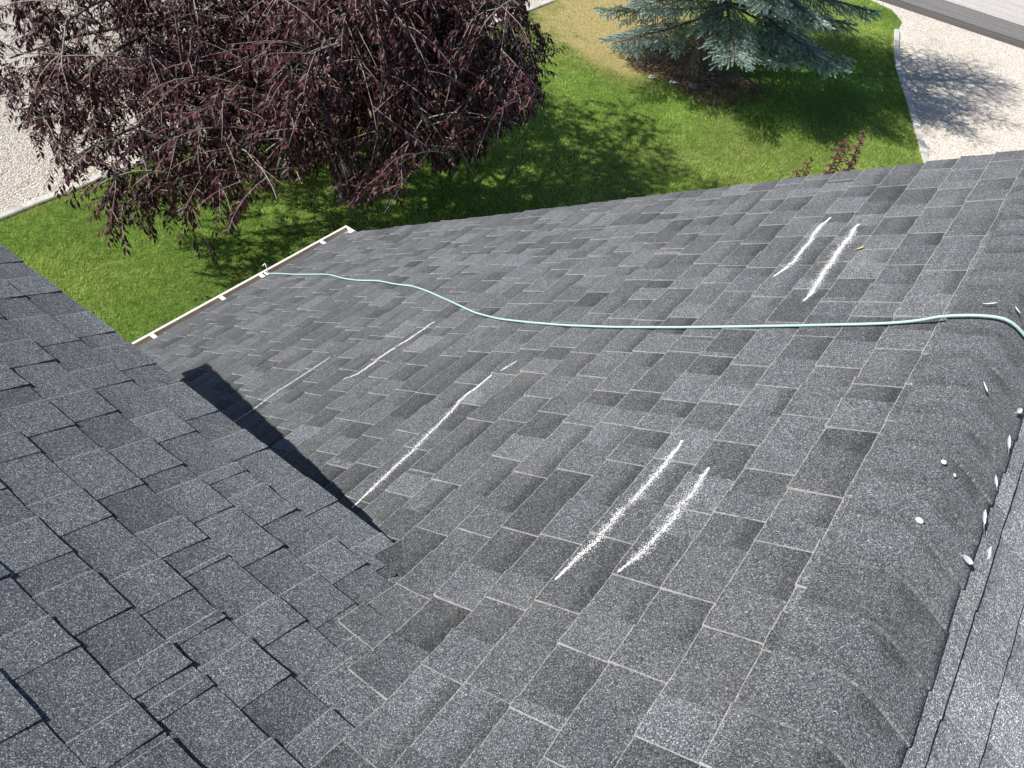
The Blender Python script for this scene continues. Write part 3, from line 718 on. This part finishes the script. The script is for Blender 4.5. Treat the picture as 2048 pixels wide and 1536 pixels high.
print('plum leaves', nL, 'cut', ncut)

# ------------------------------------------------------------------ blue spruce
SP = np.array([-6.35, 17.15, 0.])
spruce = keep(tag(empty('spruce_tree', tuple(SP)), 'silvery blue spruce standing in brown needle litter at the top of the lawn', 'tree'))
T = Tubes(10); T.add([SP+np.array([0, 0, z]) for z in (-.05, .15, .6, 2, 5, 8, 10.4)], [.34, .25, .21, .18, .12, .06, .01]); put('trunk', T.mesh('trunk'), spruce, [M_SBARK])
def R_sp(h): return float(np.interp(h, [.9, 1.5, 2.2, 4, 6, 8, 9.3, 10.4], [2.4, 2.9, 3.4, 3.6, 3.0, 2.1, 1.1, .1]))
FB, FD, FL, FV = [], [], [], []
bt = Tubes(5); dead = Tubes(4)
h = 1.5; wi = 0
while h < 10.2:
    nb = 8 if h < 4 else 6
    for b in range(nb):
        az = wi*1.31+b*2*math.pi/nb+random.uniform(-.25, .25); ln = R_sp(h)*random.uniform(.82, 1.06); hh = h+random.uniform(-.15, .15)
        el = -.10+.05*h if h < 6 else .25
        L = grow(SP+np.array([0, 0, hh]), (math.cos(az)*math.cos(el), math.sin(az)*math.cos(el), math.sin(el)), ln, .10 if h < 5 else .02, 9, .05)
        L[:, 2] += .10*ln*(np.linspace(0, 1, 10)**3)
        bt.add(L, np.linspace(.035, .008, len(L)))
        near = h < 4.6
        ns = int(ln*(8.5 if near else 5))
        for j in range(ns):
            t = .28+.72*(j+random.random()*.6)/ns; q = t*(len(L)-1.001); a = int(q); c0 = L[a]+(L[a+1]-L[a])*(q-a); dr = L[a+1]-L[a]; dr /= np.linalg.norm(dr)
            sd_ = np.cross(dr, [0, 0, 1.]); sd_ /= np.linalg.norm(sd_); sgn = 1 if j % 2 else -1
            l2 = (.95*(1-t)**.6+.16)*random.uniform(.75, 1.15)*(ln/3.6)**.4
            S2 = grow(c0, dr*.75+sd_*sgn*.75+np.array([0, 0, random.uniform(-.18, .06)]), l2, .25, 4, .08)
            bt.add(S2, np.linspace(.009, .004, 5))
            nf = max(2, int(l2*(22 if near else 8)))
            for k in range(nf):
                t2 = (k+.5)/nf; q2 = t2*4*.999; a2 = int(q2); e0_ = S2[a2]+(S2[a2+1]-S2[a2])*(q2-a2); d2 = S2[a2+1]-S2[a2]; d2 /= np.linalg.norm(d2)
                s2 = np.cross(d2, [0, 0, 1.]); s2 /= np.linalg.norm(s2)+1e-9
                dd_ = d2*.8+s2*(1 if k % 2 else -1)*.62+np.array([0, 0, random.uniform(-.45, .12)])
                if k == nf-1: dd_ = d2
                FB.append(e0_); FD.append(dd_/np.linalg.norm(dd_)); FL.append((random.uniform(.12, .23) if near else random.uniform(.22, .38))); FV.append(near)
    h += .42 if h < 5 else .5; wi += 1
for i in range(60):
    az = random.uniform(0, 6.28); z0 = random.uniform(.35, 1.3); dead.add(grow(SP+np.array([0, 0, z0]), (math.cos(az), math.sin(az), random.uniform(-.5, .1)), random.uniform(.6, 1.9), .5, 5, .18), np.linspace(.012, .003, 6))
for i in range(70):
    az = random.uniform(-1.4, .2); r_ = random.uniform(.3, 1.6); c0 = SP+np.array([r_*math.cos(az), r_*math.sin(az), random.uniform(.08, .35)])
    dead.add(grow(c0, rng.normal(0, 1, 3)*np.array([1, 1, .25]), random.uniform(.4, .9), .3, 4, .2), np.linspace(.009, .003, 5))
FB = np.array(FB); FD = np.array(FD); FL = np.array(FL); FV = np.array(FV)
def needles(B, D, L, per, nl_, nw):
    n = len(B); up = np.tile([[0, 0, 1.]], (n, 1)); A = np.cross(D, up); A /= np.linalg.norm(A, axis=1)[:, None]+1e-9; Bn = np.cross(A, D)
    t = rng.uniform(.03, 1, (n, per)); th = rng.uniform(0, 2*math.pi, (n, per))
    c = B[:, None]+D[:, None]*(t*L[:, None])[..., None]
    rad = A[:, None]*np.cos(th)[..., None]+Bn[:, None]*np.sin(th)[..., None]
    tip = c+(rad*.9+D[:, None]*.75)*nl_*(1.05-.35*t)[..., None]
    tan = np.cross(rad, D[:, None]); w_ = tan*nw*.5
    V = np.stack([c-w_, c+w_, tip], 2).reshape(-1, 3)
    sh = rng.uniform(0, 1, (n, 1, 1))*.6+rng.uniform(0, .4, (n, per, 1))+.25*(t[..., None]-.5)
    C = np.array([.14, .215, .19])*(1-sh)+np.array([.54, .70, .65])*sh
    C = np.repeat(C[:, :, None, :], 3, 2).reshape(-1, 3)
    return V, C
V1, C1 = needles(FB[FV], FD[FV], FL[FV], 62, .034, .0125); V2, C2 = needles(FB[~FV], FD[~FV], FL[~FV], 14, .075, .022)
V = np.concatenate([V1, V2]); C = np.concatenate([C1, C2])
put('crown', fast_mesh('crown', V, np.arange(len(V)), np.arange(len(V)//3)*3, C), spruce, [M_NEEDLE])
put('branch', bt.mesh('branch'), spruce, [M_SBARK]); dd_o = put('dead_branch', dead.mesh('dead_branch'), spruce, [M_DEADTWIG]); dd_o['label'] = 'bare dead lower twigs'
print('spruce needles tris', len(V)//3)
for i, (x, y, s_, lab) in enumerate([(-6.07, 16.35, .10, 'grey stone in the needle litter, nearest the spruce trunk'), (-6.45, 16.15, .08, 'small grey stone in the needle litter, middle of three'), (-6.9, 16.0, .07, 'small grey stone in the needle litter, farthest left')]):
    V = []; F = []
    for a in range(5):
        ph = -math.pi/2*.5+math.pi*.75*a/4
        for b in range(8): V.append((x+s_*1.2*math.cos(ph)*math.cos(b*.785)*random.uniform(.85, 1.1), y+s_*math.cos(ph)*math.sin(b*.785)*random.uniform(.85, 1.1), .05+s_*.6*(math.sin(ph)+.4)))
    for a in range(4):
        for b in range(8): F.append((a*8+b, a*8+(b+1) % 8, (a+1)*8+(b+1) % 8, (a+1)*8+b))
    F.append(tuple(32+b for b in range(8)))
    tag(put('stone', mesh('stone', V, F), None, [M_STONE]), lab, 'stone', 'stones under the spruce')

# ------------------------------------------------------------------ purple shrubs behind the gable
SHR = [((-1.885, 10.0), 2.58, .8, 'short purple leaved shrub tip, leftmost of three behind the gable edge'), ((-1.60, 10.0), 2.95, 1.0, 'purple leaved shrub shoot, middle of three behind the gable edge'), ((-1.42, 10.05), 3.12, 1.2, 'tallest purple leaved shrub shoot, rightmost of three behind the gable edge')]
for (x, y), ht, sc2, lab in SHR:
    root = keep(tag(empty('purple_shrub', (x, y, 0)), lab, 'shrub', 'purple shrubs behind the gable'))
    T = Tubes(5); B_, D_, S_, L_, W_ = [], [], [], [], []
    for q in range(5 if sc2 > .9 else 4):
        top = ht*(1 if q == 0 else random.uniform(.72, .96)); dx, dy = (0, 0) if q == 0 else (random.uniform(-.13, .13), random.uniform(-.3, .3))
        z = np.linspace(0, top, 9); P = np.c_[x+dx*z/top+.02*np.sin(z*3+q), y+dy*z/top, z]; T.add(P, np.linspace(.016, .004, 9))
        for zz in np.arange(.5, top, .013):
            a = zz*60; px = np.interp(zz, z, P[:, 0]); py = np.interp(zz, z, P[:, 1]); rr = 1.
            B_.append((px, py, zz)); D_.append((math.cos(a), math.sin(a), random.uniform(-.1, .6))); S_.append((0, 0, 1.)); L_.append(random.uniform(.075, .115)*rr*(.6 if top-zz < .08 else 1)); W_.append(random.uniform(.03, .044))
    n_ = len(B_); r = rng.uniform(0, 1, (n_, 1)); cl = np.array([[.06, .022, .025]])*(1-r)+np.array([[.17, .075, .07]])*r
    V, tri, C = leaf_cloud(np.array(B_), np.array(D_), np.array(S_), np.array(L_), np.array(W_), cl)
    put('stem', T.mesh('stem'), root, [M_BARK]); put('foliage', fast_mesh('foliage', V, tri, np.arange(len(tri)//3)*3, C), root, [M_SHRUB])

# ------------------------------------------------------------------ grass
N = 620000
gx = rng.uniform(-10.85, .8, N); gy = 2.2+(26.8-2.2)*rng.uniform(0, 1, N)**1.15
ok = inside(gx, gy, LAWN); gx, gy = gx[ok], gy[ok]
px, py = project(np.c_[gx, gy, np.zeros(len(gx))]); ok = (px > -80) & (px < 2130) & (py > -120) & (py < 760)
mud = inside(gx, gy, mu); mr = np.hypot((gx+6.55)/1.08, (gy-17.15)/.92); ok &= ~(mud & (rng.uniform(0, 1, len(gx)) < np.clip((1.62-mr)*1.1, .05, .9))); gx, gy = gx[ok], gy[ok]; n = len(gx)
n1 = vnoise(gx, gy, .55, 1); n2 = vnoise(gx, gy, 1.7, 2); n3 = vnoise(gx, gy, 5., 3); r = rng.uniform(0, 1, n)
dry = np.exp(-(((gx+9.3)/1.5)**2+((gy-18.6)/2.6)**2))*1.7+np.exp(-(((gx+8.1)/1.)**2+((gy-16.6)/1.0)**2))*1.2+np.exp(-(((gx+7.2)/.5)**2+((gy-15.5)/.45)**2))*1.1+np.exp(-(((gx+4.2)/1.1)**2+((gy-14.0)/1.2)**2))*.42+np.exp(-((gx+10.85)/.18)**2)*.5
dry = np.clip(dry*(.55+.9*n3)*(.7+.6*n2)+np.clip(n1*.6+n2*.5-.60, 0, 1)*.9, 0, 1)
g = np.array([[.205, .345, .062]])*(1-n1[:, None])+np.array([[.350, .440, .105]])*n1[:, None]
g = g*(.62+.65*r+.35*n3)[:, None]*(.62+.70*vnoise(gx, gy, .9, 21)+.15*vnoise(gx, gy, 2.6, 22))[:, None]
tan = np.array([[.62, .50, .24]])*(.7+.5*r)[:, None]
isdry = (rng.uniform(0, 1, n) < dry)[:, None]
g = np.where(isdry, g*.15+tan*.85, g); g = g*(1-.35*dry[:, None])+np.array([[.34, .36, .09]])*.35*dry[:, None]
hgt = rng.uniform(.030, .062, n)*(1-.35*dry); wid = rng.uniform(.006, .0115, n); a = rng.uniform(0, 2*math.pi, n); ln_ = rng.normal(0, .022, (n, 2))+np.c_[vnoise(gx, gy, 3, 9)-.5, vnoise(gx, gy, 3, 10)-.5]*.03
b0 = np.c_[gx-np.cos(a)*wid/2, gy-np.sin(a)*wid/2, np.full(n, .03)]; b1 = np.c_[gx+np.cos(a)*wid/2, gy+np.sin(a)*wid/2, np.full(n, .03)]
tp = np.c_[gx+ln_[:, 0], gy+ln_[:, 1], .035+hgt]
V = np.stack([b0, b1, tp], 1).reshape(-1, 3)
go = put('grass', fast_mesh('grass', V, np.arange(3*n), np.arange(n)*3, np.repeat(g, 3, 0)), None, [M_GRASS])
tag(go, 'short green mown grass with dry straw patches', 'grass', None, 'stuff')
print('grass', n, 'tabs', len(tabs))
